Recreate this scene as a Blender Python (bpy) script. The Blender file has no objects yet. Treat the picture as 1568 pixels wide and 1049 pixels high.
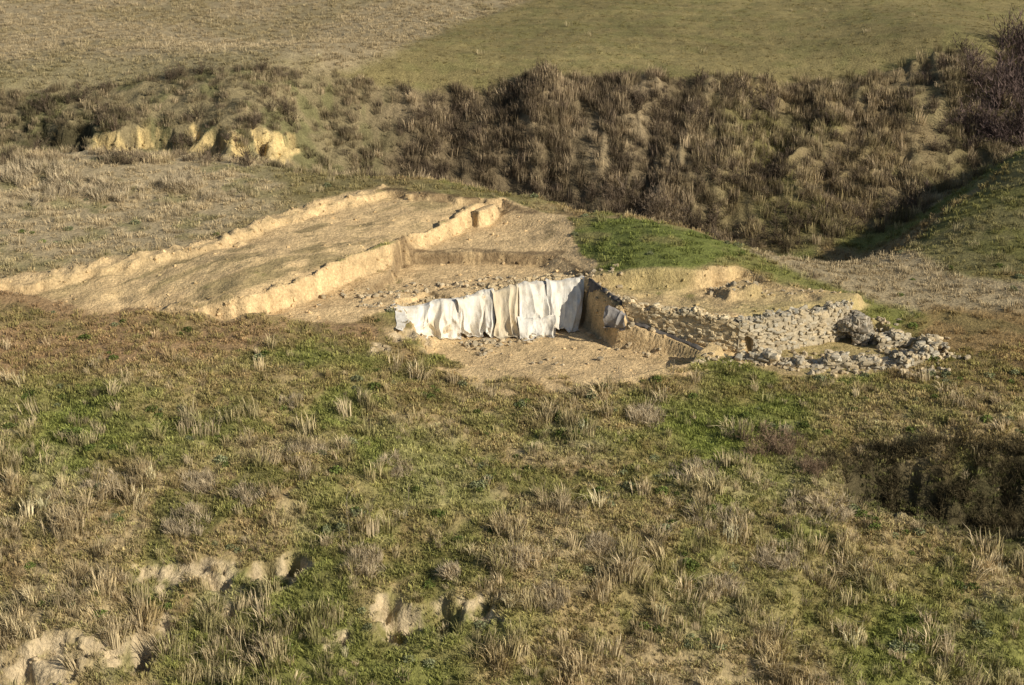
import bpy, math, numpy as np, bmesh
from mathutils import Vector
rng=np.random.default_rng(7)
SC=bpy.context.scene
# ------------------------------------------------------------------ camera
CH=31.0; PITCH=math.radians(20.0); FPX=2487.0
cam=bpy.data.cameras.new("camera"); camo=bpy.data.objects.new("camera",cam)
SC.collection.objects.link(camo); SC.camera=camo
camo.location=(0,0,CH); camo.rotation_euler=(math.radians(90)-PITCH,0,0)
cam.sensor_width=36; cam.lens=36*FPX/1568; cam.clip_end=9000; cam.clip_start=0.5
# survey helper: sight line from the survey station to a point of known height -> plan position
def W(u,v,z):
    a=(u-784)/FPX; b=(524.5-v)/FPX
    dy=math.cos(PITCH)+b*math.sin(PITCH); dz=-math.sin(PITCH)+b*math.cos(PITCH)
    t=(z-CH)/dz
    return (a*t,dy*t)
def PW(l): return np.array([W(*p) for p in l])
# ------------------------------------------------------------------ noise
def _h(ix,iy,s):
    n=(ix.astype(np.int64)*374761393+iy.astype(np.int64)*668265263+s*974634777)&0xffffffff
    n=((n^(n>>13))*1274126177)&0xffffffff
    n=n^(n>>16)
    return (n&0xffff)/65535.0
def vn(x,y,s=0):
    x=np.asarray(x,float);y=np.asarray(y,float)
    ix=np.floor(x);iy=np.floor(y);fx=x-ix;fy=y-iy
    fx=fx*fx*(3-2*fx);fy=fy*fy*(3-2*fy)
    a=_h(ix,iy,s);b=_h(ix+1,iy,s);c=_h(ix,iy+1,s);d=_h(ix+1,iy+1,s)
    return (a+(b-a)*fx)*(1-fy)+(c+(d-c)*fx)*fy
def fbm(x,y,o=4,s=0):
    r=0;a=.5;t=0
    for i in range(o):
        c,sn=math.cos(.5+i),math.sin(.5+i)
        r=r+a*vn((x*c-y*sn)*2**i+i*17.3,(x*sn+y*c)*2**i-i*9.1,s+i);t+=a;a*=.5
    return (r/t*2-1)*1.25
def afbm(x,y,o=4,s=0):
    r=0;a=.5;t=0
    for i in range(o):
        r=r+a*vn(x*2**i+i*17.3,y*2**i-i*9.1,s+i);t+=a;a*=.5
    return (r/t*2-1)*1.25
def sst(a,b,x):
    t=np.clip((x-a)/(b-a),0,1);return t*t*(3-2*t)
def sdf(X,Y,P):
    P=np.asarray(P);n=len(P)
    out=np.full(X.shape,50.0)
    lo=P.min(0)-6;hi=P.max(0)+6
    m=(X>lo[0])&(X<hi[0])&(Y>lo[1])&(Y<hi[1])
    x=X[m];y=Y[m]
    d=np.full(x.shape,1e9);ins=np.zeros(x.shape,bool)
    for i in range(n):
        ax,ay=P[i];bx,by=P[(i+1)%n];ex=bx-ax;ey=by-ay
        t=np.clip(((x-ax)*ex+(y-ay)*ey)/(ex*ex+ey*ey+1e-9),0,1)
        d=np.minimum(d,np.hypot(x-ax-t*ex,y-ay-t*ey))
        if ay!=by:
            c=((ay>y)!=(by>y))&(x<(bx-ax)*(y-ay)/(by-ay)+ax);ins^=c
    out[m]=np.where(ins,-d,d)
    return out
# ------------------------------------------------------------------ base relief
cp=[(0,1049,-8.5),(400,1049,-8.5),(800,1049,-8.3),(1200,1049,-8.5),(1568,1049,-9),
(0,920,-6.6),(400,900,-6.2),(800,920,-6.4),(1200,920,-6.8),(1568,940,-7.4),
(0,780,-4.4),(400,780,-4.5),(800,780,-4.9),(1150,780,-5.3),(1568,840,-6.4),
(0,620,-2.2),(400,600,-2.4),(800,610,-3.3),(1100,600,-3.4),(1400,610,-3.3),(1568,640,-3.3),(1568,700,-4),
(0,520,-1.0),(250,530,-1.3),(500,540,-1.7),(640,560,-2.6),
(0,440,.3),(100,460,-.2),(250,490,-.8),(340,495,-1.0),(470,470,-1.0),(560,480,-1.3),
(150,410,.6),(370,452,.2),(470,418,.3),(605,368,.3),(300,370,.9),(430,330,1.0),(590,288,1.0),(740,303,.5),(820,316,.1),
(0,330,1.1),(200,310,1.2),(0,238,1.6),(200,238,1.5),(400,252,1.3),(640,272,1.0),(820,303,.3),(950,330,.2),(1060,352,-.1),(1130,378,-.6),
(850,400,-.95),(900,360,-.1),(1000,370,.4),(1000,400,.1),(1060,390,.1),(1000,425,-.2),(1120,410,-.5),(1200,440,-1.2),(1250,460,-1.5),
(1330,412,-2.0),(1430,430,-2.0),(1568,440,-1.8),(1350,480,-2.3),(1430,560,-3.0),(1568,550,-2.8),(1200,595,-3.4),(1300,540,-3.1),
(1340,396,-2.9),(1440,326,-1.6),(1568,234,.7),(1460,400,-1.8),(1568,340,-.6),
(1000,250,-2.2),(1000,330,-5.6),(800,200,0),(800,290,-4.6),(640,190,.2),(640,240,-2.2),(500,180,1),
(1250,200,-.4),(1250,300,-4),(1250,380,-6.4),(1400,250,-2.5),(1500,180,.5),(1568,150,1.5),(1400,330,-4.6),
(0,136,3.6),(200,140,3.5),(400,152,3.2),(500,138,3.1),(800,127,3),(1100,120,3),(1390,112,3),(1568,92,3.6),
(0,180,1.7),(200,190,1.8),(400,195,1.7),
(0,70,4.3),(400,70,4.3),(800,70,4.3),(1200,60,4.3),(1568,50,4.6),(0,0,5.6),(400,0,5.6),(800,0,5.6),(1200,0,5.6),(1568,0,5.6)]
ctr=[]
for u,v,z in cp:
    ctr.append((*W(u,v,z),z))
    if u==0: ctr.append((*W(-500,v,z),z))
    if u==1568: ctr.append((*W(2068,v,z),z+(0.0 if v<100 or v>430 else .6)))
ctr+=[(-44,130.5,-.9),(-30,130.5,-1.2),(-18,131,-2.0),(-8,129.5,-4),(0,129,-6),(8,125,-8),(16,121,-8.6),(23,117,-7.4),(26,119,-6.6),(31,124,-5.2),(38,134,-4.2),(48,147,-2.6),(-70,131,-.5)]
ctr=np.array(ctr);N=len(ctr)
def U(r2): return 0.5*r2*np.log(r2+1e-6)
C=ctr[:,:2]/50
K=U(((C[:,None]-C[None])**2).sum(2))+np.eye(N)*2e-4
Pm=np.c_[np.ones(N),C]
A=np.block([[K,Pm],[Pm.T,np.zeros((3,3))]])
wt=np.linalg.solve(A,np.r_[ctr[:,2],0,0,0])
def base(X,Y):
    xc=np.clip(X,-75,75);yc=np.clip(Y,58,188)
    x=xc.ravel()/50;y=yc.ravel()/50
    r=wt[N]+wt[N+1]*x+wt[N+2]*y
    for i in range(N): r=r+wt[i]*U((x-C[i,0])**2+(y-C[i,1])**2)
    z=r.reshape(X.shape)
    z=z+np.maximum(Y-188,0)*0.055
    z=z-np.minimum(np.maximum(58-Y,0)*.3,5)
    return z
def axis(parts):
    return np.concatenate([np.arange(s,e,d) for s,e,d in parts])
g=60+(1.12**np.arange(48)-1)/.12*.5
g=g[(g>60)]
xs=np.concatenate([-g[::-1],axis([(-60,-34,.3),(-34,34,.14),(34,60.01,.3)]),g])
gy=200+1.0*(1.12**np.arange(1,52)-1)/.12
gn=55-1.0*(1.2**np.arange(1,25)-1)/.2
ys=np.concatenate([gn[::-1],axis([(55,84,.18),(84,118,.115),(118,155,.2),(155,200,.4)]),gy])
X,Y=np.meshgrid(xs,ys)
Z=base(X,Y)
near=(np.abs(X)<80)&(Y>40)&(Y<230)
ytop=np.interp(X,[-45,0,30,48],[139,145,150,154])
YB=Y-ytop+142      # distance across the far bank, rim at 142
bankm=sst(119,125,YB)*(1-sst(140.5,142.5,YB))
sidem=sst(-20,0,X)
but=afbm(X*.30+fbm(X*.1,Y*.1,2,5)*1.2,Y*.07,4,11)
Z+=bankm*(.35+1.25*sidem)*but
Z+=bankm*.5*fbm(X*.45,Y*.45,4,12)
Z+=.5*fbm(X*.07,Y*.07,3,21)*sst(118,126,Y)*(1-sst(150,190,Y)*.5)
fg=(1-sst(80,87,Y))
Z+=fg*(.6*fbm(X*.16,Y*.16,4,31)+.28*fbm(X*.7,Y*.7,4,33))
Z+=.08*fbm(X*.8,Y*.8,3,41)*near
sandm=np.zeros_like(Z)   # freshly cut earth
darks=np.zeros_like(Z)
def setp(P,target,w=.3,mode='min',edge=.15,sand=1.0,dark=0.0,seed=1,margin=.25):
    global Z,sandm,darks
    d=sdf(X,Y,P)+edge*fbm(X*.9,Y*.9,4,seed)
    k=sst(0,-w,d)
    t=target
    zt=Z*(1-k)+t*k
    if mode=='min': Zn=np.minimum(Z,zt)
    elif mode=='max': Zn=np.maximum(Z,zt)
    else: Zn=zt
    Z=Zn
    if sand: sandm=np.maximum(sandm,sand*sst(margin,-margin*.3,d))
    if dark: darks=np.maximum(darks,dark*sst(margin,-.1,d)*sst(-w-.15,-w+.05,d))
def pathd(P):
    out=np.full(X.shape,50.);lo=P.min(0)-4;hi=P.max(0)+4
    m=(X>lo[0])&(X<hi[0])&(Y>lo[1])&(Y<hi[1]);x=X[m];y=Y[m];d=np.full(x.shape,1e9)
    for i in range(len(P)-1):
        ax,ay=P[i];bx,by=P[i+1];ex=bx-ax;ey=by-ay
        t=np.clip(((x-ax)*ex+(y-ay)*ey)/(ex*ex+ey*ey),0,1)
        d=np.minimum(d,np.hypot(x-ax-t*ex,y-ay-t*ey))
    out[m]=d;return out
# strip terrace (upper trench)
A_=PW([(0,442,.2),(40,434,.35),(150,410,.6),(250,392,.75),(345,370,.9),(430,334,1.0),(520,308,1.05),(592,289,1.0),(640,296,.9),(742,303,.6),
 (665,343,.4),(605,368,.3),(470,418,.3),(372,452,.2),(300,462,-.2),(200,466,-.2),(150,478,-.4),(60,452,0)])
Zb=Z.copy()
setp(A_,Zb-.42+.11*fbm(X*.8,Y*.8,4,5),.45,'set',.5,.9,seed=3)
L_=PW([(0,442,.2),(40,434,.35),(150,410,.6),(250,392,.75),(345,370,.9),(430,334,1.0),(520,308,1.05),(592,289,1.0)])
dl=pathd(L_+np.array([-.25,.45]))
Z+=.26*np.exp(-(dl/.4)**2)*np.clip(.4+2.0*fbm(X*1.3,Y*1.3,4,8),0,2)
sandm=np.maximum(sandm,.9*sst(.9,.2,dl+.7*fbm(X*.8,Y*.8,4,9)))
# main lower floor
B_=PW([(742,305,.5),(770,302,.5),(818,318,.2),(870,334,0),(885,385,-.5),(915,412,-.8),(905,432,-.9),(780,442,-1.1),(700,460,-1.3),(600,482,-1.7),(540,490,-1.4),(450,487,-1.1),(345,494,-1.0),(285,484,-.9),(240,478,-.7),(225,474,-.6),
 (300,465,-.2),(372,453,.2),(470,419,.3),(605,369,.3),(665,344,.4)])
fb=-.72-.45*sst(107,96,Y)+.12*fbm(X*.9,Y*.9,4,15)
dr=pathd(PW([(812,314,.2),(870,334,0),(890,385,-.5),(920,412,-.8),(915,432,-.9)]))
rr=sst(.3,3.6,dr)
fb=Z*(1-rr)+fb*rr-.05
setp(B_,fb,.5,'min',.34,1,seed=12)
C_=PW([(612,388,-.8),(740,386,-.8),(852,388,-.7),(862,402,-1.2),(905,430,-1.2),(780,437,-1.3),(640,452,-1.4),(560,450,-1.3),(600,420,-1.2)])
rc=sst(.2,1.8,pathd(PW([(858,380,-.8),(866,402,-1.1),(915,430,-1.2)])))
fc=-1.55+.08*fbm(X*1.2,Y*1.2,3,16)
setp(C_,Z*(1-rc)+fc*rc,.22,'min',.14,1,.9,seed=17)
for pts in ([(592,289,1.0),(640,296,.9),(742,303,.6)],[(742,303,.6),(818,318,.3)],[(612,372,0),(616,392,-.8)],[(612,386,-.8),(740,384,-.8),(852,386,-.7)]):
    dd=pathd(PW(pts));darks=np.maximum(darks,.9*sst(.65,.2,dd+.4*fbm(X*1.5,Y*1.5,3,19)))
setp(PW([(715,325,.2),(745,308,.5),(772,304,.5),(765,318,.2),(735,335,0)]),.35,.35,'max',.15,.9,seed=20)
back=np.array([0,.55])
F_=PW([(900,432,-.9),(955,466,-.9),(1040,474,-.9),(1130,484,-.95),(1200,472,-1.0),(1305,464,-1.1),(1330,455,-1.5),(1240,440,-1.1),(1100,430,-.8),(960,425,-.6)])+back*.3
setp(F_,-1.15+.1*fbm(X*.9,Y*.9,3,51),.5,'set',.1,.55,seed=52,margin=.5)
G_=PW([(945,436,-.6),(1010,432,-.5),(1070,420,-.4),(1100,410,-.4),(1140,407,-.5),(1180,425,-.8),(1240,442,-1.1),(1262,462,-1.3),(1110,472,-1.1),(1000,460,-1.0)])
setp(G_,-1.3+.15*fbm(X*1.2,Y*1.2,4,53),.35,'min',.35,.7,seed=54)
H_=PW([(1085,440,-1),(1150,432,-1),(1180,452,-1.2),(1110,462,-1.2)])
setp(H_,-.7+.35*fbm(X*1.2,Y*1.2,3,57),.7,'max',.3,.5,seed=58)
# the pit
D_=PW([(604,484,-2.2),(660,476,-2.6),(705,463,-1.5),(780,444,-1.2),(830,436,-1.1),(893,431,-1.0),(948,474,-1.2),(1030,522,-2.8),(1092,549,-3.4),(1060,575,-3.5),(960,592,-3.5),(850,592,-3.5),(740,582,-3.5),(655,560,-3.2),(632,525,-2.9)])
fd=-3.55+.11*fbm(X*.9,Y*.9,4,61)+1.1*sst(-3.5,-7.5,X)*sst(92,95,Y)
setp(D_,fd,.5,'min',.18,.95,seed=62)
frontm=sst(94,91,Y);dD=sdf(X,Y,D_)
sandm=np.maximum(sandm,.85*frontm*sst(.9,-.3,dD-.4+2.2*fbm(X*.45,Y*.8,4,66)))
sandm=sandm*(1-frontm*sst(.05,.4,fbm(X*.55,Y*1.0,4,67))*sst(-2.2,-.2,dD)*.9)
wb=[(952,490,-2.0),(1000,506,-2.4),(1040,520,-2.8),(1090,534,-3.1),(1134,543,-3.3)]
WB=PW(wb);Wz=np.array([w[2] for w in wb])
Kp=np.r_[WB+back,(WB-np.array([0,1.6]))[::-1]]
setp(Kp,np.interp(X,WB[:,0],Wz)+.02+.05*fbm(X*2,Y*2,2,63),.4,'min',.04,.85,seed=63)
E_=np.r_[PW([(1128,546,-3.4),(1200,534,-3.2),(1277,517,-3.0),(1302,500,-2.6)])+back,PW([(1345,500,-2.8),(1400,525,-3),(1425,560,-3.2),(1300,582,-3.5),(1200,582,-3.5),(1090,566,-3.5)])]
setp(E_,-3.3+.08*fbm(X,Y,3,64),.4,'min',.04,.5,seed=65)
sandm=np.maximum(sandm,.85*sst(.2,-.4,sdf(X,Y,PW([(1060,525,-3),(1140,525,-3.2),(1165,562,-3.3),(1070,572,-3.4)]))+.3*fbm(X*1.2,Y*1.2,3,68)))
def bil(A,x,y):
    x=np.asarray(x,float);y=np.asarray(y,float)
    i=np.clip(np.searchsorted(xs,x)-1,0,len(xs)-2);j=np.clip(np.searchsorted(ys,y)-1,0,len(ys)-2)
    fx=(x-xs[i])/(xs[i+1]-xs[i]);fy=(y-ys[j])/(ys[j+1]-ys[j])
    return A[j,i]*(1-fx)*(1-fy)+A[j,i+1]*fx*(1-fy)+A[j+1,i]*(1-fx)*fy+A[j+1,i+1]*fx*fy
tt=np.concatenate([np.arange(50,260,.12),np.arange(260,900,2)])
def G0(u,v):
    a=(u-784)/FPX; b=(524.5-v)/FPX
    dy=math.cos(PITCH)+b*math.sin(PITCH); dz=-math.sin(PITCH)+b*math.cos(PITCH)
    x=a*tt;y=dy*tt;z=CH+dz*tt
    h=bil(Z,x,y);k=np.argmax(z<h)
    if not (z<h).any(): k=len(tt)-1
    return (x[k],y[k])
scars=np.zeros_like(Z)
def scarp(pl,depth,seed,front=1.6,w=.4,th=1.3):
    global Z,scars
    P=np.array([G0(u,v) for u,v in pl]);Q=P[::-1].copy();Q[:,1]-=front
    d=sdf(X,Y,np.r_[P,Q])+1.3*fbm(X*.8,Y*.8,5,seed)+.05
    k=sst(0,-w,d)*(.4+.6*sst(-.3,.4,fbm(X*.7,Y*.7,3,seed+40)));Z=Z-depth*k
    scars=np.maximum(scars,sst(.2,-.1,d)*sst(-th,-th+.5,d+.9*fbm(X*1.6,Y*1.6,3,seed+7))*sst(-.5,-.1,fbm(X*.8,Y*.8,3,seed+9)+.25))
scarp([(372,872),(415,842),(460,848)],1.7,71,2.0)
scarp([(200,880),(290,858),(335,868)],.7,72,1.4)
scarp([(515,948),(570,925),(640,935),(700,922),(755,905)],1.1,73,1.3,th=.8)
scarp([(-60,1010),(60,985),(150,965),(240,972)],1.4,74,1.8)
scarp([(590,528),(655,518)],.4,76,1.6)
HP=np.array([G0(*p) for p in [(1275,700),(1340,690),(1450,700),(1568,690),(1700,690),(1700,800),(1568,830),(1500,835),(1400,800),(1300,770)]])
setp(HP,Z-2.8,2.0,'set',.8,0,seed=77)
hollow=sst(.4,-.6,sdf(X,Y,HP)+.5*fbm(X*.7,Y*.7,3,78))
# ochre cliffs on the left far bank
ochre=np.zeros_like(Z);nov=np.zeros_like(Z)
newZ=Z.copy()
for k,(a,b,vt,hh) in enumerate([(35,150,188,1.7),(150,264,200,1.6),(286,354,192,1.8),(364,452,210,1.3)]):
    Q=np.array([G0(u,v) for u,v in ((a,vt+11),(a*.7+b*.3,vt+2),((a+b)/2,vt+5),(a*.25+b*.75,vt-2),(b,vt+9))])
    zt=float(bil(Z,Q[2][0],Q[2][1]))
    P=np.r_[Q,(Q-np.array([0,5.0]))[::-1]]
    d=sdf(X,Y,P)+1.2*fbm(X*.7,Y*.7,4,80+k)
    kk=sst(0,-.8,d);newZ=np.minimum(newZ,Z*(1-kk)+np.minimum(Z,zt-hh+.7*fbm(X*1.2,Y*1.2,4,86))*kk)
    nov=np.maximum(nov,sst(.2,0,d)*sst(-2.4,-1.7,d)*sst(-.5,-.1,fbm(X*.9,Y*.9,3,99)+.3))
    if k>0: ochre=np.maximum(ochre,sst(.2,-.1,d)*sst(-1.5,-.7,d+.9*fbm(X*.9,Y*.9,3,97))*sst(-.3,.1,fbm(X*1.0,Y*1.0,4,90+k)+.15))
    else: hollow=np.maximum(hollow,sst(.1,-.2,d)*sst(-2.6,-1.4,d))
Z=newZ
print("terrain",Z.shape)
# ------------------------------------------------------------------ colours
gyv,gxv=np.gradient(Z,ys,xs);slope=np.hypot(gxv,gyv)
n1=fbm(X*.12,Y*.12,4,101);n2=fbm(X*.5,Y*.5,4,102);n3=fbm(X*2.2,Y*2.2,3,103);n4=fbm(X*.25,Y*.25,4,104)
def GP(l): return np.array([G0(u,v) for u,v in l])
def mask(l,soft=1.0,nz=1.0):
    d=sdf(X,Y,GP(l))+nz*(n2*.8+n3*.3)
    return sst(soft,-soft,d)
col=np.zeros(Z.shape+(3,))
def mix(m,c):
    global col
    m=m[...,None];col=col*(1-m)+np.asarray(c)*m
dry=np.array([.35,.265,.13]);gray=np.array([.40,.32,.19]);grn=np.array([.18,.20,.048]);brn=np.array([.26,.17,.08])
green=sst(-.15,.35,n1+.6*n4)
mix(np.ones_like(Z),dry)
mix(green*.8,grn);mix(sst(.05,.45,n2-.3*n1)*.5,brn)
mix(fg*sst(.1,.5,n4-.6*n1+.2*n3)*.5,[.45,.365,.21])
mix(fg*sst(.2,.5,-n4+.5*n2)*.5,[.135,.175,.037])
m_far=sst(139,142,YB);mix(m_far,gray*.95);mix(m_far*sst(0,.4,n1+.4*n2)*.4,[.26,.215,.10])
mix(m_far*sst(-15,-25,X)*sst(150,143,Y)*.5,[.26,.23,.11])
m_field=mask([(430,146),(470,136),(600,85),(700,38),(815,0),(870,-30),(1800,-30),(1800,60),(1568,95),(1430,125),(1390,130),(1100,135),(800,142),(600,146)],1.2,1.2)
mix(m_field,np.array([.25,.205,.09])*(1+.22*n1+.16*afbm(X*.06,Y*1.1,3,130))[...,None]);mix(m_field*sst(-.1,.5,n2)*.35,[.19,.19,.068])
m_bank=sst(117,121,YB)*(1-sst(141.0,142.3,YB+.6*n2))
mix(m_bank,[.18,.138,.08]);mix(m_bank*sst(-.1,.3,but)*.7,[.31,.24,.14]);mix(m_bank*sst(.1,.4,n2)*.5,[.09,.072,.04])
mb_r=m_bank*sst(12,24,X);mix(mb_r*(.35+.5*sst(-.2,.3,n1)),[.19,.17,.06])
mix(mb_r*sst(0,.3,n4)*.5,[.28,.205,.11])
mb_l=m_bank*sst(-8,-16,X);mix(mb_l*.8,[.26,.215,.115]);mix(mb_l*sst(0,.3,n2)*.6,[.15,.15,.06])
m_spur=mask([(1335,400),(1440,330),(1568,238),(1800,150),(1850,400),(1568,418),(1440,420)],1,.6)
mix(m_spur,[.18,.17,.058]);mix(m_spur*sst(0,.3,n4)*.5,[.24,.20,.10])
m_val=mask([(1135,380),(1310,402),(1450,420),(1568,430),(1800,430),(1800,490),(1568,490),(1350,465),(1250,430)],.8,.6)
mix(m_val,gray*.95)
m_pb=mask([(400,252),(640,274),(820,305),(800,315),(592,288),(430,330),(330,372),(370,290)],1.5,1.5)
mix(m_pb,[.24,.20,.09])
m_pl=mask([(-400,236),(0,236),(440,250),(420,310),(300,375),(150,408),(0,430),(-400,480)],2.6,2.6)
mix(m_pl,gray*1.08);mix(m_pl*sst(.05,.45,n2)*.6,[.22,.21,.085])
m_soil=mask([(-400,440),(60,450),(200,470),(330,495),(520,475),(600,490),(640,555),(480,520),(300,545),(120,570),(-400,620)],1.4,1.2)
mix(m_soil,[.33,.22,.115]);mix(m_soil*sst(-.1,.35,n2)*.55,[.23,.195,.08])
m_soil2=mask([(1430,470),(1568,480),(1800,480),(1800,620),(1568,600),(1440,590),(1350,585)],.8,.6)
mix(m_soil2,[.29,.20,.09]);mix(m_soil2*sst(0,.4,n2)*.5,[.21,.18,.072])
m_mound=mask([(868,335),(1060,352),(1130,378),(1160,402),(1090,408),(1000,430),(940,432),(905,408),(880,385)],.4,.35)
mix(m_mound,[.17,.19,.052]);mix(m_mound*sst(-.2,.35,n2)*.7,[.26,.22,.09])
m_bright=mask([(480,640),(700,670),(790,780),(600,800)],1.6,1.3)*.6+mask([(950,605),(1250,610),(1250,660),(1060,700)],1,1)*.8+mask([(600,930),(820,940),(800,1010),(640,990)],1,1)*.7+mask([(950,860),(1500,880),(1450,1000),(1000,980)],2,2)*.4+mask([(60,640),(380,620),(360,700),(100,720)],1.5,1.5)*.4
mix(np.clip(m_bright,0,1)*.75,[.165,.215,.038])
mix(hollow*.9,[.06,.052,.027])  # ground darkened under the shrubs; shade of hollow and overhang painted in
# cut earth
wallness=sst(.35,.9,slope)
sc=np.array([.68,.495,.265])[None,None,:]*(1+.14*n2+.12*n3)[...,None]
sc=sc*(1-.12*wallness)[...,None]
ang=math.atan2(20,18);s1=X*math.cos(ang)+Y*math.sin(ang);s2=-X*math.sin(ang)+Y*math.cos(ang)
stk=sst(.0,.4,afbm(s1*.3,s2*1.4,5,120)+.3*n4)*(1-wallness)
inA=sst(.1,-.8,sdf(X,Y,A_))
sc=sc*(1-.65*(stk*inA)[...,None])+np.array([.23,.185,.09])*.65*(stk*inA)[...,None]
fl=sst(.1,.6,n3+.7*n2)*(1-wallness)*.35
sc=sc*(1-fl[...,None])+np.array([.38,.26,.135])*fl[...,None]
sm=np.clip(sandm*sst(-.75,-.1,n3*.6+n2*.8+sandm*.5+wallness*.4),0,1)
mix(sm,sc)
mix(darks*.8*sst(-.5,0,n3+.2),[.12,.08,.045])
mix(ochre,np.array([.54,.41,.19])*(1+.35*n3)[...,None])
mix(scars*sst(-.5,0,n3+.2)*.9,np.array([.54,.43,.27])*(1+.15*n3)[...,None])
mix(m_pl*sst(.35,.55,n4+.3*n3)*.6,[.44,.345,.195])
col*= (1+.10*n3)[...,None]
# ------------------------------------------------------------------ materials
def mat(name): 
    m=bpy.data.materials.new(name);m.use_nodes=True;nt=m.node_tree
    b=nt.nodes["Principled BSDF"];b.inputs["Roughness"].default_value=.95
    b.inputs["Specular IOR Level"].default_value=.1
    return m,nt,b
def tex(nt,scale,detail=6,rough=.6,co=None):
    n=nt.nodes.new("ShaderNodeTexNoise");n.inputs["Scale"].default_value=scale;n.inputs["Detail"].default_value=detail;n.inputs["Roughness"].default_value=rough
    if co: nt.links.new(co,n.inputs["Vector"])
    return n.outputs["Fac"]
def ramp(nt,src,a,b,c,d):
    r=nt.nodes.new("ShaderNodeMapRange");nt.links.new(src,r.inputs[0])
    for i,v in enumerate((a,b,c,d)): r.inputs[i+1].default_value=v
    return r.outputs[0]
def mul(nt,a,b):
    m=nt.nodes.new("ShaderNodeVectorMath");m.operation='MULTIPLY';nt.links.new(a,m.inputs[0]);nt.links.new(b,m.inputs[1]);return m.outputs[0]
def attr(nt,name,typ='GEOMETRY'):
    a=nt.nodes.new("ShaderNodeAttribute");a.attribute_name=name;a.attribute_type=typ;return a
def groundmat(name,scales,bs,bd,bsc=7):
    m,nt,b=mat(name);co=nt.nodes.new("ShaderNodeTexCoord").outputs["Object"]
    c=attr(nt,"Col").outputs["Color"]
    for s,lo,hi in scales: c=mul(nt,c,ramp(nt,tex(nt,s,3,.65,co),.3,.7,lo,hi))
    nt.links.new(c,b.inputs["Base Color"])
    bp=nt.nodes.new("ShaderNodeBump");bp.inputs["Strength"].default_value=bs;bp.inputs["Distance"].default_value=bd
    nt.links.new(tex(nt,bsc,3,.7,co),bp.inputs["Height"]);nt.links.new(bp.outputs[0],b.inputs["Normal"])
    return m
M_ground=groundmat("earth_and_turf",[(1.1,.82,1.18),(6,.72,1.28)],1.0,.14,5)
M_stone=groundmat("lime_stone",[(5,.75,1.2)],.5,.04,14)
def addcol(me,c):
    a=me.color_attributes.new("Col",'FLOAT_COLOR','POINT')
    cc=np.ones((len(c),4),np.float32);cc[:,:3]=np.clip(c,0,2);a.data.foreach_set("color",cc.ravel())
def mkmesh(name,V,F,mt,c=None,smooth=False,link=True):
    me=bpy.data.meshes.new(name);V=np.asarray(V,np.float32);F=np.asarray(F,np.int32)
    k=F.shape[1]
    me.vertices.add(len(V));me.vertices.foreach_set("co",V.ravel())
    me.loops.add(F.size);me.loops.foreach_set("vertex_index",F.ravel())
    me.polygons.add(len(F));me.polygons.foreach_set("loop_start",np.arange(0,F.size,k,dtype=np.int32))
    try: me.polygons.foreach_set("loop_total",np.full(len(F),k,np.int32))
    except Exception: pass
    me.polygons.foreach_set("use_smooth",np.full(len(F),smooth))
    me.update(calc_edges=True);me.validate()
    if c is not None: addcol(me,c)
    me.materials.append(mt)
    o=bpy.data.objects.new(name,me)
    if link: SC.collection.objects.link(o)
    return o
def gridF(nr,nc):
    i=np.arange(nr*nc).reshape(nr,nc)
    return np.stack([i[:-1,:-1],i[:-1,1:],i[1:,1:],i[1:,:-1]],-1).reshape(-1,4)
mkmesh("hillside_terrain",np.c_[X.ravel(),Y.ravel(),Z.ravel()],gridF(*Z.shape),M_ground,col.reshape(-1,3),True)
# ------------------------------------------------------------------ vegetation prototypes
def veg_mat(name):
    m,nt,b=mat(name)
    c=attr(nt,"tcol",'INSTANCER').outputs["Color"];c=mul(nt,c,attr(nt,"Col").outputs["Color"])
    nt.links.new(c,b.inputs["Base Color"]);b.inputs["Roughness"].default_value=.9
    return m
M_veg=veg_mat("dry_grass_blades");M_twig=veg_mat("shrub_twigs");M_clod=veg_mat("clods")
def tuft(name,n,h,lean,wd,seed,mt,base_r=.08):
    r=np.random.default_rng(seed);V=[];F=[];Cc=[]
    for i in range(n):
        a=r.uniform(0,2*math.pi);rr=base_r*math.sqrt(r.uniform());bx=rr*math.cos(a);by=rr*math.sin(a)
        a2=a+r.normal(0,.7);hh=h*r.uniform(.45,1.1);ln=hh*abs(r.normal(lean,lean*.5));w=wd*r.uniform(.6,1.4)
        px=-math.sin(a2+r.normal(0,.8))*w;py=math.cos(a2)*w
        dx=math.cos(a2)*ln;dy=math.sin(a2)*ln
        k=len(V)
        V+=[(bx-px,by-py,-.05),(bx+px,by+py,-.05),(bx+dx*.35-px*.8,by+dy*.35-py*.8,hh*.6),(bx+dx*.35+px*.8,by+dy*.35+py*.8,hh*.6),(bx+dx,by+dy,hh*(1-.25*min(1,ln/hh)))]
        F+=[(k,k+1,k+3),(k,k+3,k+2),(k+2,k+3,k+4)]
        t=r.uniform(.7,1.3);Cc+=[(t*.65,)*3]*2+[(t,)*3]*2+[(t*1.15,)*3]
    return mkmesh(name,V,F,mt,np.array(Cc),False,False)
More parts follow.
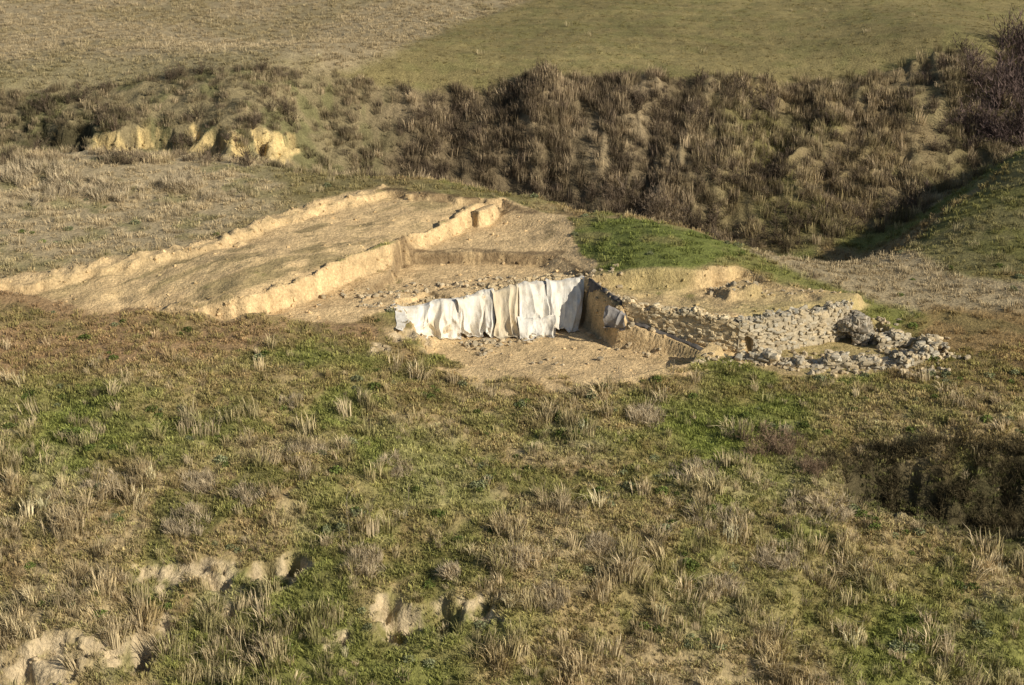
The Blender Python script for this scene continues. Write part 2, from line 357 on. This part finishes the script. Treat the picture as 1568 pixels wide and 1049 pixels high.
def shrub(name,n,h,wd,seed):
    r=np.random.default_rng(seed);V=[];F=[];Cc=[]
    def seg(p,q,w,t):
        k=len(V);a=r.uniform(0,math.pi);ox=math.cos(a)*w;oy=math.sin(a)*w
        V.extend([(p[0]-ox,p[1]-oy,p[2]),(p[0]+ox,p[1]+oy,p[2]),(q[0]+ox*.5,q[1]+oy*.5,q[2]),(q[0]-ox*.5,q[1]-oy*.5,q[2])])
        F.extend([(k,k+1,k+2),(k,k+2,k+3)]);Cc.extend([(t,)*3]*4)
    for i in range(n):
        a=r.uniform(0,2*math.pi);el=r.uniform(.25,1.0)*math.pi/2
        L=h*r.uniform(.5,1)*(.7+.3*math.sin(el))
        d=np.array([math.cos(a)*math.cos(el),math.sin(a)*math.cos(el),math.sin(el)])
        p=np.array([r.normal(0,.05*h),r.normal(0,.05*h),-.05]);t=r.uniform(.6,1.4)
        for s in range(4):
            q=p+d*L/4+r.normal(0,.04*h,3);seg(p,q,wd*(1.4-.3*s),t)
            for b in range(3 if s else 1):
                e=d+r.normal(0,.6,3);e[2]=abs(e[2])*.8+.1;e/=np.linalg.norm(e)
                q2=q+e*L*r.uniform(.12,.3);seg(q,q2,wd*.8,t*1.1)
            p=q
    return mkmesh(name,V,F,M_twig,np.array(Cc),False,False)
def rosette(name,n,h,seed):
    r=np.random.default_rng(seed);V=[];F=[];Cc=[]
    for i in range(n):
        p=r.normal(0,1,3);p/=np.linalg.norm(p);p[2]=abs(p[2]);p*=r.uniform(.3,1)**.5
        p=p*np.array([.3,.3,h]);d=r.normal(0,1,3);d[2]=abs(d[2]);d/=np.linalg.norm(d);d*=r.uniform(.05,.1)
        s=np.cross(d,r.normal(0,1,3));s=s/np.linalg.norm(s)*r.uniform(.02,.035)
        k=len(V);V+=[p-d,p+s,p+d,p-s];F+=[(k,k+1,k+2),(k,k+2,k+3)];t=r.uniform(.65,1.3);Cc+=[(t,)*3]*4
    return mkmesh(name,V,F,M_veg,np.array(Cc),False,False)
bm=bmesh.new();bmesh.ops.create_cube(bm,size=2);bmesh.ops.subdivide_edges(bm,edges=bm.edges,cuts=2,use_grid_fill=True)
TV=np.array([v.co[:] for v in bm.verts]);TF=np.array([[v.index for v in f.verts] for f in bm.faces]);bm.free()
TN=TV/np.linalg.norm(TV,axis=1)[:,None];TV=TV*.66+TN*.40
def stoneverts(r,size,yaw=None,tilt=.2):
    v=TV.copy();k=r.normal(0,1,(3,3));ph=r.uniform(0,6,3)
    v=v*(1+.17*np.sin(v@k+ph).sum(1,keepdims=True)*.8)+r.normal(0,.07,v.shape)
    v=v*np.array(size)*.5
    y=r.uniform(0,6.3) if yaw is None else yaw
    a,b=r.normal(0,tilt,2)
    Rz=np.array([[math.cos(y),-math.sin(y),0],[math.sin(y),math.cos(y),0],[0,0,1]])
    Rx=np.array([[1,0,0],[0,math.cos(a),-math.sin(a)],[0,math.sin(a),math.cos(a)]])
    Ry=np.array([[math.cos(b),0,math.sin(b)],[0,1,0],[-math.sin(b),0,math.cos(b)]])
    return v@(Rz@Rx@Ry).T
def coll(name,objs):
    c=bpy.data.collections.new(name)
    for o in objs:c.objects.link(o)
    return c
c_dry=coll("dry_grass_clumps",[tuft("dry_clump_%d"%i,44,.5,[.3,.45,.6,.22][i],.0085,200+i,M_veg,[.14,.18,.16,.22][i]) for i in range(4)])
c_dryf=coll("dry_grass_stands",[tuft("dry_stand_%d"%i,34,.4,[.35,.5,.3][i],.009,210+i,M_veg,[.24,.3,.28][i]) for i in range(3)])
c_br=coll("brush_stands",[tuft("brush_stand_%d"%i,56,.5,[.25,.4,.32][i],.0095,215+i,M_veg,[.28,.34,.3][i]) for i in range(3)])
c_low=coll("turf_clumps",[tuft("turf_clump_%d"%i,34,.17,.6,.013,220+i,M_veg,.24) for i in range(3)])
c_weed=coll("weed_clumps",[rosette("weed_clump_%d"%i,130,.3,240+i) for i in range(3)])
c_shr=coll("shrub_clumps",[shrub("shrub_clump_%d"%i,30,1.0,.012,260+i) for i in range(3)])
rs=np.random.default_rng(5)
c_st=coll("clod_shapes",[mkmesh("clod_%d"%i,stoneverts(rs,(1,.8,.6)),TF,M_clod,np.ones((len(TV),3)),False,False) for i in range(4)])
def scatter(name,cl,pts,scl,tc,tilt=.1):
    n=len(pts);me=bpy.data.meshes.new(name);me.vertices.add(n);me.vertices.foreach_set("co",np.asarray(pts,np.float32).ravel())
    scl=np.asarray(scl);
    if scl.ndim==1: scl=np.repeat(scl[:,None],3,1)
    def fa(nm,typ,a,key): 
        at=me.attributes.new(nm,typ,'POINT');at.data.foreach_set(key,np.asarray(a,np.float32).ravel())
    rot=np.c_[rng.normal(0,tilt,n),rng.normal(0,tilt,n),rng.uniform(0,6.283,n)]
    fa("rot",'FLOAT_VECTOR',rot,"vector");fa("scl",'FLOAT_VECTOR',scl,"vector");fa("tcol",'FLOAT_VECTOR',np.clip(tc,0,.8),"vector")
    at=me.attributes.new("idx",'INT','POINT');at.data.foreach_set("value",rng.integers(0,len(cl.objects),n).astype(np.int32))
    o=bpy.data.objects.new(name,me);SC.collection.objects.link(o)
    ng=bpy.data.node_groups.new(name+"_nodes",'GeometryNodeTree')
    ng.interface.new_socket("Geometry",in_out='INPUT',socket_type='NodeSocketGeometry')
    ng.interface.new_socket("Geometry",in_out='OUTPUT',socket_type='NodeSocketGeometry')
    I=ng.nodes.new("NodeGroupInput");O=ng.nodes.new("NodeGroupOutput")
    ci=ng.nodes.new("GeometryNodeCollectionInfo");ci.inputs["Collection"].default_value=cl
    ci.inputs["Separate Children"].default_value=True;ci.inputs["Reset Children"].default_value=True
    ip=ng.nodes.new("GeometryNodeInstanceOnPoints");ip.inputs["Pick Instance"].default_value=True
    def na(nm,t):
        a=ng.nodes.new("GeometryNodeInputNamedAttribute");a.data_type=t;a.inputs["Name"].default_value=nm
        return [s for s in a.outputs if s.enabled and s.name=="Attribute"][0]
    L=ng.links.new
    L(I.outputs[0],ip.inputs["Points"]);L(ci.outputs[0],ip.inputs["Instance"])
    L(na("idx",'INT'),ip.inputs["Instance Index"]);L(na("rot",'FLOAT_VECTOR'),ip.inputs["Rotation"]);L(na("scl",'FLOAT_VECTOR'),ip.inputs["Scale"])
    L(ip.outputs[0],O.inputs[0])
    md=o.modifiers.new("scatter",'NODES');md.node_group=ng
    print(name,n);return o
cut=np.clip(np.maximum(np.maximum(sandm,darks),np.maximum(nov,scars)),0,1)
free=1-sst(.15,.5,cut)
def sample(n,y0,y1,dens):
    y=rng.uniform(y0,y1,n);x=rng.uniform(-1,1,n)*(.34*y1+6);k=np.abs(x)<.34*y+6;x=x[k];y=y[k]
    k=rng.uniform(0,1,len(x))<bil(dens,x,y);x=x[k];y=y[k]
    return x,y,bil(Z,x,y)
def colat(x,y,bright=1.0,jit=.18,tint=None,tm=0):
    c=np.stack([bil(col[...,k],x,y) for k in range(3)],1)
    if tint is not None:
        m=rng.uniform(0,tm,len(x))[:,None];c=c*(1-m)+np.array(tint)*m
    return c*bright*(1+rng.normal(0,jit,len(x)))[:,None]
cl1=fbm(X*.9,Y*.9,3,301);cl2=fbm(X*.3,Y*.3,3,302)
clump=sst(-.1,.4,cl1);clump2=sst(-.25,.3,cl2)
soil=np.clip(m_soil+m_soil2,0,1)
# turf
d=free*(.8-.4*soil)*(1-.55*m_field)*(1-.7*m_bank)
x,y,z=sample(38000,60,92,d);P1=np.c_[x,y,z]
s1_=rng.uniform(.7,1.4,len(x));c1=colat(x,y,1.4,.27,[.21,.235,.06],.5)
x,y,z=sample(34000,92,190,d);P2=np.c_[x,y,z];s2_=rng.uniform(.8,1.6,len(x))*(1-.45*bil(m_field,x,y));c2=colat(x,y,1.25,.15)
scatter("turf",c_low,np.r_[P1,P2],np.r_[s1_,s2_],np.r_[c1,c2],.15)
# dry tufts : small everywhere, big in clumps
d=free*(.07+.8*clump*(.2+.8*clump2))*(1-.85*soil)*(1-.9*m_mound)*(1-.95*m_field)*(1-.6*hollow)*(1-.6*np.clip(m_bright,0,1))
x,y,z=sample(20000,60,90,d*(.35+.65*sst(86,70,Y)));P1=np.c_[x,y,z];q=rng.uniform(0,1,len(x))
s1_=(.6+1.4*q**2)*(.75+.5*bil(clump2,x,y));c1=colat(x,y,1.15,.25,[.52,.42,.255],1.1)
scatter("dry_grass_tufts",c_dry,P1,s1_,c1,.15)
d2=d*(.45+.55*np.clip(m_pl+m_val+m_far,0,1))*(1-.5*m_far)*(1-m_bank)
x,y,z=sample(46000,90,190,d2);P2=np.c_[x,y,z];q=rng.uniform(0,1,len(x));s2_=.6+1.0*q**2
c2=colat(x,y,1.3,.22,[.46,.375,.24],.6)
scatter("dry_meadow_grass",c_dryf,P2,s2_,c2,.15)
# tall dry brush of the far bank
bn=sst(-.15,.3,afbm(X*.45,Y*.25,3,305))
bb=m_bank*free*(.15+.85*bn)*(1-.35*sst(12,24,X))*(1-.35*sst(-8,-16,X))*(1-hollow)
x,y,z=sample(28000,118,155,bb);P=np.c_[x,y,z];sc_=rng.uniform(1.0,2.6,len(x))*(1-.4*bil(mb_l,x,y))
t=rng.uniform(0,1,(len(x),1))+.6*fbm(x*.4,y*.4,3,309)[:,None]
cc=np.where(t<.5,colat(x,y,1.3,.2,[.42,.325,.205],.9),colat(x,y,1.0,.25,[.175,.13,.092],.9))
sx=.75+.35*sc_
scatter("bank_brush",c_br,P,np.c_[sx,sx,sc_],cc,.14)
def clusterpts(lst):
    o=[]
    for (u,v,n,r,s) in lst:
        gx,gy=G0(u,v)
        for i in range(n):
            a=rng.uniform(0,6.28);q=r*math.sqrt(rng.uniform());px=gx+q*math.cos(a);py=gy+q*math.sin(a)*.8
            o.append((px,py,float(bil(Z,px,py)),s*rng.uniform(.6,1.15)))
    return np.array(o)
x,y,z=sample(4400,118,152,m_bank*sst(.0,.3,fbm(X*.3,Y*.3,3,307))*(1-.2*sst(14,26,X))*(1-.55*sst(-8,-14,X))*free)
Pb=np.c_[x,y,z,rng.uniform(.6,1.7,len(x))];cb=np.tile([.13,.098,.066],(len(Pb),1))*rng.uniform(.6,1.5,len(Pb))[:,None]
pr=clusterpts([(1560,90,14,3,3.4),(1530,130,14,3,3.0),(1560,170,16,3,3.2),(1520,200,14,3,2.4),(1480,225,6,2.5,1.6),(1560,215,12,3,2.6),(1430,118,5,2,1.3),(1620,120,20,5,3.4),(1500,105,9,2.5,2.0),(1420,285,3,1.2,1.2)])
cr=np.tile([.12,.086,.074],(len(pr),1))*rng.uniform(.6,1.5,len(pr))[:,None]
ph=clusterpts([(1340,730,20,1.6,1.1),(1420,740,22,2.0,1.2),(1500,760,24,2.0,1.2),(1568,770,24,2.2,1.3),(1300,720,10,1.2,1.0),(1480,705,12,2,.9),(1560,715,12,2,1.0),(1640,760,20,2.5,1.2),(100,205,6,1.2,.8),(130,215,4,.8,.7)])
chh=np.tile([.115,.092,.048],(len(ph),1))*rng.uniform(.5,1.3,len(ph))[:,None]
pq=clusterpts([(1150,690,9,1.2,1.0),(1200,690,10,1.2,1.0),(1250,720,8,1.0,1.0),(1180,670,5,1,.8)])
cq=np.tile([.26,.185,.12],(len(pq),1))*rng.uniform(.8,1.3,len(pq))[:,None]
pt=clusterpts([(960,322,8,1.5,1.8),(1010,330,9,1.5,1.9),(1050,345,5,1.2,1.5),(1245,425,2,.4,.8),(1090,365,2,.5,.9),(270,215,3,.5,.8),(355,215,3,.5,.9),(400,190,4,.8,1.1)])
ct=np.tile([.21,.16,.11],(len(pt),1))*rng.uniform(.8,1.3,len(pt))[:,None]
Pa=np.r_[Pb,pr,ph,pq,pt];Ca=np.r_[cb,cr,chh,cq,ct]
scatter("bare_shrubs",c_shr,Pa[:,:3],Pa[:,3],Ca,.15)
pm=clusterpts([(990,640,70,1.0,1.3),(305,745,45,.8,1.1),(470,690,40,1.0,.9),(380,760,30,1,1.1),(920,840,30,.6,1.3),(790,860,30,.6,1.4),(840,920,30,.9,1.1),(1200,860,40,1.4,1.2),(1100,800,50,1.8,1.1),(1060,720,40,1.4,1.0),(610,720,25,.9,1.0),(450,620,20,.8,.8),(1110,905,30,.8,1.4),(690,880,20,.5,1.3),(1250,780,50,1.8,1.2),(290,800,40,1.2,1.2),(150,740,30,1.2,1.0),(560,870,30,.9,1.3)])
cm=np.tile([.50,.41,.265],(len(pm),1))*rng.uniform(.75,1.3,len(pm))[:,None]
pp=clusterpts([(50,268,60,3,2.0),(120,290,40,2.5,1.8),(275,285,40,1.6,2.0),(180,300,30,2,1.6),(30,300,30,3,1.5),(330,300,20,2,1.3)])
cp_=np.tile([.50,.41,.265],(len(pp),1))*rng.uniform(.75,1.3,len(pp))[:,None]
scatter("matted_dead_grass",c_dry,np.r_[pm[:,:3],pp[:,:3]],np.r_[pm[:,3],pp[:,3]],np.r_[cm,cp_],.35)
# green weeds
d=free*sst(.1,.45,fbm(X*.5,Y*.5,4,311))*(.25+.75*sst(96,86,Y))*sst(124,110,Y)
x,y,z=sample(9500,60,118,d*.5);s=rng.uniform(.4,1.4,len(x))
cw=np.where(rng.uniform(0,1,(len(x),1))<.6,np.array([[.14,.175,.045]]),np.array([[.24,.255,.13]]))*rng.uniform(.7,1.3,len(x))[:,None]
scatter("green_weeds",c_weed,np.c_[x,y,z],np.c_[s,s,s*rng.uniform(.5,1,len(s))],cw,.1)
# loose clods on the dig
e=sst(.2,.8,cut)*(.1+.9*sst(.25,.7,slope))*(sst(84,86,Y)*sst(118,116,Y)+nov*.8+scars*.7)
x,y,z=sample(140000,60,140,e*.45);k=rng.uniform(0,1,len(x));s=.05+.22*k**4
scatter("loose_clods",c_st,np.c_[x,y,z],s,colat(x,y,1.0,.15),.4)
# ------------------------------------------------------------------ masonry
def polyline(path,n):
    p=np.array(path,float);L=np.r_[0,np.cumsum(np.hypot(*np.diff(p[:,:2],axis=0).T))]
    s=np.linspace(0,L[-1],n);return s,np.stack([np.interp(s,L,p[:,k]) for k in range(p.shape[1])],1)
def stonewall(name,path,th,size,c0,c1,seed,openings=(),rough=.12,topn=1.0,mort=.95,proud=.04,skip=.12):
    r=np.random.default_rng(seed);s,p=polyline(path,200);L=s[-1]
    t=np.gradient(p[:,:2],axis=0);t/=np.linalg.norm(t,axis=1)[:,None];nrm=np.stack([t[:,1],-t[:,0]],1)
    if nrm[:,1].mean()>0:nrm=-nrm
    def at(q):
        return [np.interp(q,s,p[:,0]),np.interp(q,s,p[:,1]),np.interp(q,s,p[:,2]),np.interp(q,s,p[:,3]),np.interp(q,s,nrm[:,0]),np.interp(q,s,nrm[:,1])]
    def tz(q): return rough*math.sin(q*3+seed)+rough*1.2*math.sin(q*1.27+seed*2)+rough*.6*math.sin(q*7.1)
    VV=[];FF=[];CC=[];k=0
    def add(v,c):
        nonlocal k
        VV.append(v);FF.append(TF+k);CC.append(np.tile(c,(len(v),1)));k+=len(v)
    zmin=p[:,2].min()-.2;zmax=p[:,3].max()+.3
    for side in (0,1):
        z=zmin
        while z<zmax:
            rh=size*r.uniform(.4,1.0);q=r.uniform(0,size)
            while q<L:
                w=size*r.uniform(.45,1.9);a=at(q+w/2)
                top=a[3]+tz(q);zz=z+r.normal(0,.06)
                if r.uniform()>skip and zz+rh*.5<top and zz+rh>a[2]-.25 and not (side==0 and any(o[0]<q+w/2<o[1] and o[2]<zz+rh/2-a[2]<o[3] for o in openings)):
                    off=-size*.4+proud+r.normal(0,.045) if side==0 else -th+size*.3
                    cx=a[0]+a[4]*off;cy=a[1]+a[5]*off
                    yaw=math.atan2(a[5],a[4])+math.pi/2
                    v=stoneverts(r,(w*.96,size*.8,rh*r.uniform(.75,1.25)),yaw,.16)+np.array([cx,cy,zz+rh/2])
                    m=r.uniform();add(v,(np.array(c0)*(1-m)+np.array(c1)*m)*r.uniform(.78,1.12))
                q+=w*1.02
            z+=rh
    for i in range(int(L*th/(size*size)*1.5*topn)):
        q=r.uniform(0,L);o=-r.uniform(.05,th-.05);a=at(q);sz=size*r.uniform(.6,1.3)
        v=stoneverts(r,(sz*r.uniform(.6,1.4),sz*r.uniform(.5,1),sz*r.uniform(.4,.8)),None,.3)+np.array([a[0]+a[4]*o,a[1]+a[5]*o,a[3]+tz(q)-.05])
        m=r.uniform();add(v,(np.array(c0)*(1-m)+np.array(c1)*m)*r.uniform(.75,1.2))
    root=mkmesh(name,np.concatenate(VV),np.concatenate(FF),M_stone,np.concatenate(CC),False)
    ns=160;nh=24;qs=np.linspace(0,L,ns);rows=[]
    for j in range(nh+1):
        row=[]
        for q in qs:
            a=at(q);zz=a[2]-.3+(a[3]-.08+tz(q)-a[2]+.3)*j/nh
            off=.02-.09*float(vn(q*3,zz*3,seed))
            if any(o[0]<q<o[1] and o[2]<zz-a[2]<o[3]-.35*abs(q-(o[0]+o[1])/2)/(o[1]-o[0])*2 for o in openings): off=-.65
            row.append((a[0]+a[4]*off,a[1]+a[5]*off,zz))
        rows.append(row)
    for off2 in (.5,1):
        row=[]
        for q in qs:
            a=at(q);o=-.1-(th-.2)*off2;row.append((a[0]+a[4]*o,a[1]+a[5]*o,a[3]-.08+tz(q)))
        rows.append(row)
    row=[]
    for q in qs:
        a=at(q);o=-th+.1;row.append((a[0]+a[4]*o,a[1]+a[5]*o,a[2]-.3))
    rows.append(row)
    V=np.array(rows).reshape(-1,3);Fg=gridF(len(rows),ns)
    core=mkmesh("mortar_core",V,Fg,M_stone,np.tile((np.array(c0)+np.array(c1))*.5*mort,(len(V),1)),False);core.parent=root
    return root
ochre1=(.60,.46,.26);pale=(.60,.51,.34);grey=(.46,.42,.33);tan=(.55,.44,.27)
def wp(l): return [(*W(u,v,z),z,zt) for u,v,z,zt in l]
def wpt(l): return [(*W(u,v,zt),z,zt) for u,v,z,zt in l]
stonewall("ancient_masonry_wall",wp([(952,490,-2.0,-.9),(1000,506,-2.4,-.95),(1040,520,-2.8,-1.05),(1090,534,-3.1,-1.1),(1134,543,-3.3,-1.2)]),.8,.28,ochre1,pale,1,rough=.11,skip=.15)
stonewall("ancient_masonry_wall",wp([(1130,546,-3.4,-1.1),(1200,534,-3.2,-1.05),(1277,517,-3.0,-1.0),(1302,500,-2.6,-1.2)]),.75,.25,tan,grey,2,openings=[(.1,.95,.1,1.25)],rough=.07,skip=.22)
stonewall("low_rubble_wall",wp([(1128,556,-3.5,-3.1),(1215,570,-3.6,-3.0),(1310,575,-3.7,-2.85),(1385,578,-3.7,-2.7),(1432,562,-3.6,-2.65)]),1.0,.32,grey,tan,3,rough=.17,topn=1.8,mort=.7,proud=.1,skip=.3)
stonewall("low_rubble_wall",wp([(1345,535,-3.3,-2.7),(1400,528,-3.2,-2.5),(1430,550,-3.3,-2.5)]),.9,.32,grey,tan,4,rough=.17,topn=1.6,mort=.7,proud=.1,skip=.3)
stonewall("tarped_rubble_wall",wpt([(548,455,-1.6,-1.25),(600,472,-2.4,-1.65),(650,463,-3.0,-1.55),(700,456,-3.5,-1.4),(780,440,-3.6,-1.15),(830,432,-3.6,-1.05),(893,427,-3.6,-1.0)]),1.1,.28,ochre1,tan,5,rough=.05,topn=1.6)
r=np.random.default_rng(9);VV=[];FF=[];CC=[];k=0
bx,by=W(1312,524,-3.2)
for i in range(420):
    h=r.uniform(0,1)**.8;wx=1.15*(1-.35*h)+.1;wy=.75*(1-.3*h);a=r.uniform(0,6.28);q=r.uniform(.75,1)
    px=math.cos(a)*wx*q-.25*h;py=math.sin(a)*wy*q
    if h<.6 and px<-.35 and py<0.2: continue
    v=stoneverts(r,(r.uniform(.2,.5),r.uniform(.18,.42),r.uniform(.14,.34)))+np.array([bx+px,by+py+.5,-3.25+h*1.75*(1-.3*abs(px))])
    VV.append(v);FF.append(TF+k);k+=len(v);m=r.uniform();CC.append(np.tile((np.array(grey)*m+np.array((.36,.3,.22))*(1-m))*r.uniform(.6,1.15),(len(v),1)))
mkmesh("ruined_masonry_pier",np.concatenate(VV),np.concatenate(FF),M_stone,np.concatenate(CC))
def heap(name,lst,c0,c1,seed,smin=.12,smax=.38):
    r=np.random.default_rng(seed);VV=[];FF=[];CC=[];k=0
    for (u,v,n,rx,ry) in lst:
        gx,gy=G0(u,v)
        for i in range(n):
            px=gx+r.normal(0,rx);py=gy+r.normal(0,ry);s=r.uniform(smin,smax)*r.uniform(.6,1)
            vv=stoneverts(r,(s,s*r.uniform(.6,1),s*r.uniform(.4,.8)),None,.4)+np.array([px,py,float(bil(Z,px,py))+s*.12])
            VV.append(vv);FF.append(TF+k);k+=len(vv);m=r.uniform();CC.append(np.tile((np.array(c0)*m+np.array(c1)*(1-m))*r.uniform(.7,1.2),(len(vv),1)))
    mkmesh(name,np.concatenate(VV),np.concatenate(FF),M_stone,np.concatenate(CC))
heap("fallen_stones",[(690,512,20,.5,.3),(745,525,55,.8,.3),(800,520,30,.6,.25),(740,540,12,.4,.4),(860,555,10,1.4,.5),(960,530,12,.8,.3),(1010,540,8,.6,.3),(930,505,8,.4,.3),(560,455,30,1.2,.6),(620,448,40,1.2,.4),(700,440,40,1.5,.4),(790,428,40,1.6,.35),(590,470,30,1,.4),(910,420,20,.7,.6),(930,450,20,.6,.5),(1130,440,20,1.2,.4),(1220,448,16,1,.4),(1180,560,30,1.2,.3),(1100,555,25,.9,.3),(1350,560,30,1,.4),(1250,545,20,1,.3),(1410,572,40,.8,.35),(1440,548,30,.6,.5),(1340,515,30,.8,.4),(1380,540,40,.9,.5),(1290,570,30,1.5,.3)],(.55,.43,.26),(.46,.39,.27),21,.12,.42)
# ------------------------------------------------------------------ tarpaulins
def sheet(name,top,bot,over,mt,seed,fold=.16,freq=2.0,tmax=1.0):
    n=260;s,pt_=polyline(top,n);s2,pb_=polyline(bot,n)
    t=np.gradient(pt_[:,:2],axis=0);t/=np.linalg.norm(t,axis=1)[:,None];nr=np.stack([t[:,1],-t[:,0]],1)
    if nr[:,1].mean()>0:nr=-nr
    nt_=52;V=[]
    for j in range(nt_):
        q=j/(nt_-1)*1.25-.2
        ph=s*freq*2.3+2.6*fbm(s*.8+seed,np.full_like(s,q*1.0),3,seed)+1.3*math.sin(q*1.6+seed)
        f=(1-np.abs(np.sin(ph)))**1.1*1.0*(.35+1.1*vn(s*1.3,np.full_like(s,q*.8),seed+2))+.5*fbm(s*2.2,np.full_like(s,q*2.4),3,seed+5)
        amp=fold*(.45+.75*np.clip(q,0,1))
        end=tmax*(1+.16*fbm(s*1.1,s*0,3,seed+9))
        sag=.16*np.abs(np.sin(s*1.1+seed))
        if q<0:
            P=np.c_[pt_[:,:2]+nr*(q*over*5),pt_[:,2]+.12+.08*f-sag]
        elif q<=1:
            w=(q*end)[:,None];P=pt_*(1-w)+pb_*w;P=P.copy();bul=.10+.22*math.sin(q*math.pi)
            P[:,:2]+=nr*(amp*f+bul)[:,None];P[:,2]+=.12*(1-q)-sag*(1-q)
            P[:,2]-=.14*math.sin(q*math.pi)*np.abs(np.sin(s*1.3+seed))
        else:
            e=(q-1)/.05
            w=end[:,None];P=pt_*(1-w)+pb_*w;P=P.copy()
            P[:,:2]+=nr*(amp*f+.1+.5*e*(.5+.5*fbm(s*2,s*0,2,seed+3)))[:,None];P[:,2]+=.02*e+.06*f
        V.append(P)
    V=np.array(V).reshape(-1,3)
    V[:,2]=np.maximum(V[:,2],bil(Z,V[:,0],V[:,1])+.04)
    return mkmesh(name,V,gridF(nt_,n),mt,None,True)
def tarpmat(name,c,c2):
    m,nt,b=mat(name);co=nt.nodes.new("ShaderNodeTexCoord").outputs["Object"]
    mx=nt.nodes.new("ShaderNodeMix");mx.data_type='RGBA';nt.links.new(ramp(nt,tex(nt,1.0,6,.65,co),.42,.66,0,1),mx.inputs[0])
    mx.inputs[6].default_value=(*c,1);mx.inputs[7].default_value=(*c2,1);nt.links.new(mx.outputs[2],b.inputs["Base Color"])
    b.inputs["Roughness"].default_value=.6
    bp=nt.nodes.new("ShaderNodeBump");bp.inputs["Strength"].default_value=.6;bp.inputs["Distance"].default_value=.1
    nt.links.new(tex(nt,3.5,4,.55,co),bp.inputs["Height"]);nt.links.new(bp.outputs[0],b.inputs["Normal"]);return m
T1=tarpmat("white_tarp",(.76,.72,.63),(.64,.57,.45));T2=tarpmat("cream_tarp",(.62,.53,.38),(.54,.45,.30));T3=tarpmat("dark_tarp",(.12,.11,.10),(.07,.06,.055));T4=tarpmat("grey_tarp",(.3,.28,.26),(.2,.18,.17))
w3=lambda l:[(*W(u,v,z),z) for u,v,z in l]
def gb(l):
    o=[]
    for u,v in l:
        x,y=G0(u,v);o.append((x,y,float(bil(Z,x,y))))
    return o
sheet("white_tarpaulin",w3([(600,476,-1.6),(650,466,-1.5),(706,457,-1.3)]),gb([(604,498),(655,508),(704,514)]),.18,T1,31,.5,1.1,1.2)
sheet("white_tarpaulin",w3([(698,459,-1.25),(740,447,-1.2),(756,444,-1.1)]),gb([(697,511),(735,515),(756,515)]),.15,T1,32,.36,1.3,1.0)
sheet("cream_tarpaulin",w3([(752,446,-1.1),(795,438,-1.0)]),gb([(752,514),(792,514)]),.1,T2,33,.38,1.2,.92)
sheet("white_tarpaulin",w3([(792,438,-1.0),(840,430,-.95)]),gb([(790,514),(840,511)]),.2,T1,34,.38,1.4,.98)
sheet("white_tarpaulin",w3([(836,431,-.9),(895,427,-.88)]),gb([(836,510),(884,504)]),.22,T1,35,.4,1.2,.93)
sheet("cream_tarpaulin",w3([(650,480,-2.0),(700,478,-2.2)]),gb([(655,508),(700,517)]),.02,T2,36,.38,1.3,1.1)
sheet("white_tarpaulin",w3([(792,488,-2.6),(850,485,-2.6)]),gb([(796,520),(850,512)]),.02,T1,38,.4,1.1,1.05)
sheet("grey_tarpaulin",w3([(928,470,-1.1),(958,482,-1.4)]),w3([(928,502,-2.4),(960,508,-2.6)]),.06,T4,37,.14,2.0,.9)
s,p=polyline(w3([(900,450,-1.6),(935,478,-1.9),(965,500,-2.3),(1030,524,-3.0),(1092,549,-3.35),(1130,553,-3.4)]),120)
V=[]
for o,dz in ((-.22,.0),(-.08,.14),(.05,.12),(.2,.02)):
    V.append(np.c_[p[:,0]+o*.4+.05*fbm(s*3,s*0+o,2,4),p[:,1]+o*1.0,np.maximum(bil(Z,p[:,0]+o*.4,p[:,1]+o),p[:,2]-.2)+dz+.07*fbm(s*2.5,s*0,3,3)+.04])
mkmesh("black_membrane_strip",np.array(V).reshape(-1,3),gridF(4,120),T3,None,True)
# ------------------------------------------------------------------ single dead stalks
def stalk(u,v,h,seed):
    r=np.random.default_rng(seed);gx,gy=G0(u,v);gz=float(bil(Z,gx,gy));V=[];F=[]
    def seg(p,q,w):
        for ox,oy in ((w,0),(0,w)):
            k=len(V);V.extend([(p[0]-ox,p[1]-oy,p[2]),(p[0]+ox,p[1]+oy,p[2]),(q[0]+ox*.6,q[1]+oy*.6,q[2]),(q[0]-ox*.6,q[1]-oy*.6,q[2])]);F.append((k,k+1,k+2,k+3))
    p=np.array([gx,gy,gz-.05]);ln=np.array([r.normal(0,.05),r.normal(0,.05),1.])
    for i in range(8):
        q=p+ln*h/8+r.normal(0,.015*h,3)*[1,1,0];seg(p,q,.02)
        if i>3:
            for _ in range(3):
                b=q+np.array([r.normal(0,.12),r.normal(0,.12),.12])*h*.5;seg(q,b,.01)
        p=q
    mkmesh("dead_plant_stalk",V,F,M_stone,np.tile([.42,.36,.26],(len(V),1)))
for i,(u,v,h) in enumerate([(534,832,2.7),(860,572,1.1),(1030,575,1.0),(625,768,1.0),(948,585,.9),(1212,985,1.3)]): stalk(u,v,h,i)
# ------------------------------------------------------------------ light
d=Vector((.80,-.46,.50)).normalized()
su=bpy.data.lights.new("sun",'SUN');su.energy=5.0;su.angle=math.radians(.5);su.color=(1,.92,.78)
so=bpy.data.objects.new("sun",su);so.rotation_euler=d.to_track_quat('Z','Y').to_euler();SC.collection.objects.link(so)
w=bpy.data.worlds.new("World");SC.world=w;w.use_nodes=True;nt=w.node_tree
sk=nt.nodes.new("ShaderNodeTexSky");sk.sky_type='NISHITA';sk.sun_disc=False
sk.sun_elevation=math.asin(d.z);sk.sun_rotation=math.atan2(d.x,d.y)
nt.links.new(sk.outputs[0],nt.nodes["Background"].inputs[0]);nt.nodes["Background"].inputs[1].default_value=.07
SC.view_settings.view_transform='Standard';SC.view_settings.look='None';SC.view_settings.exposure=0
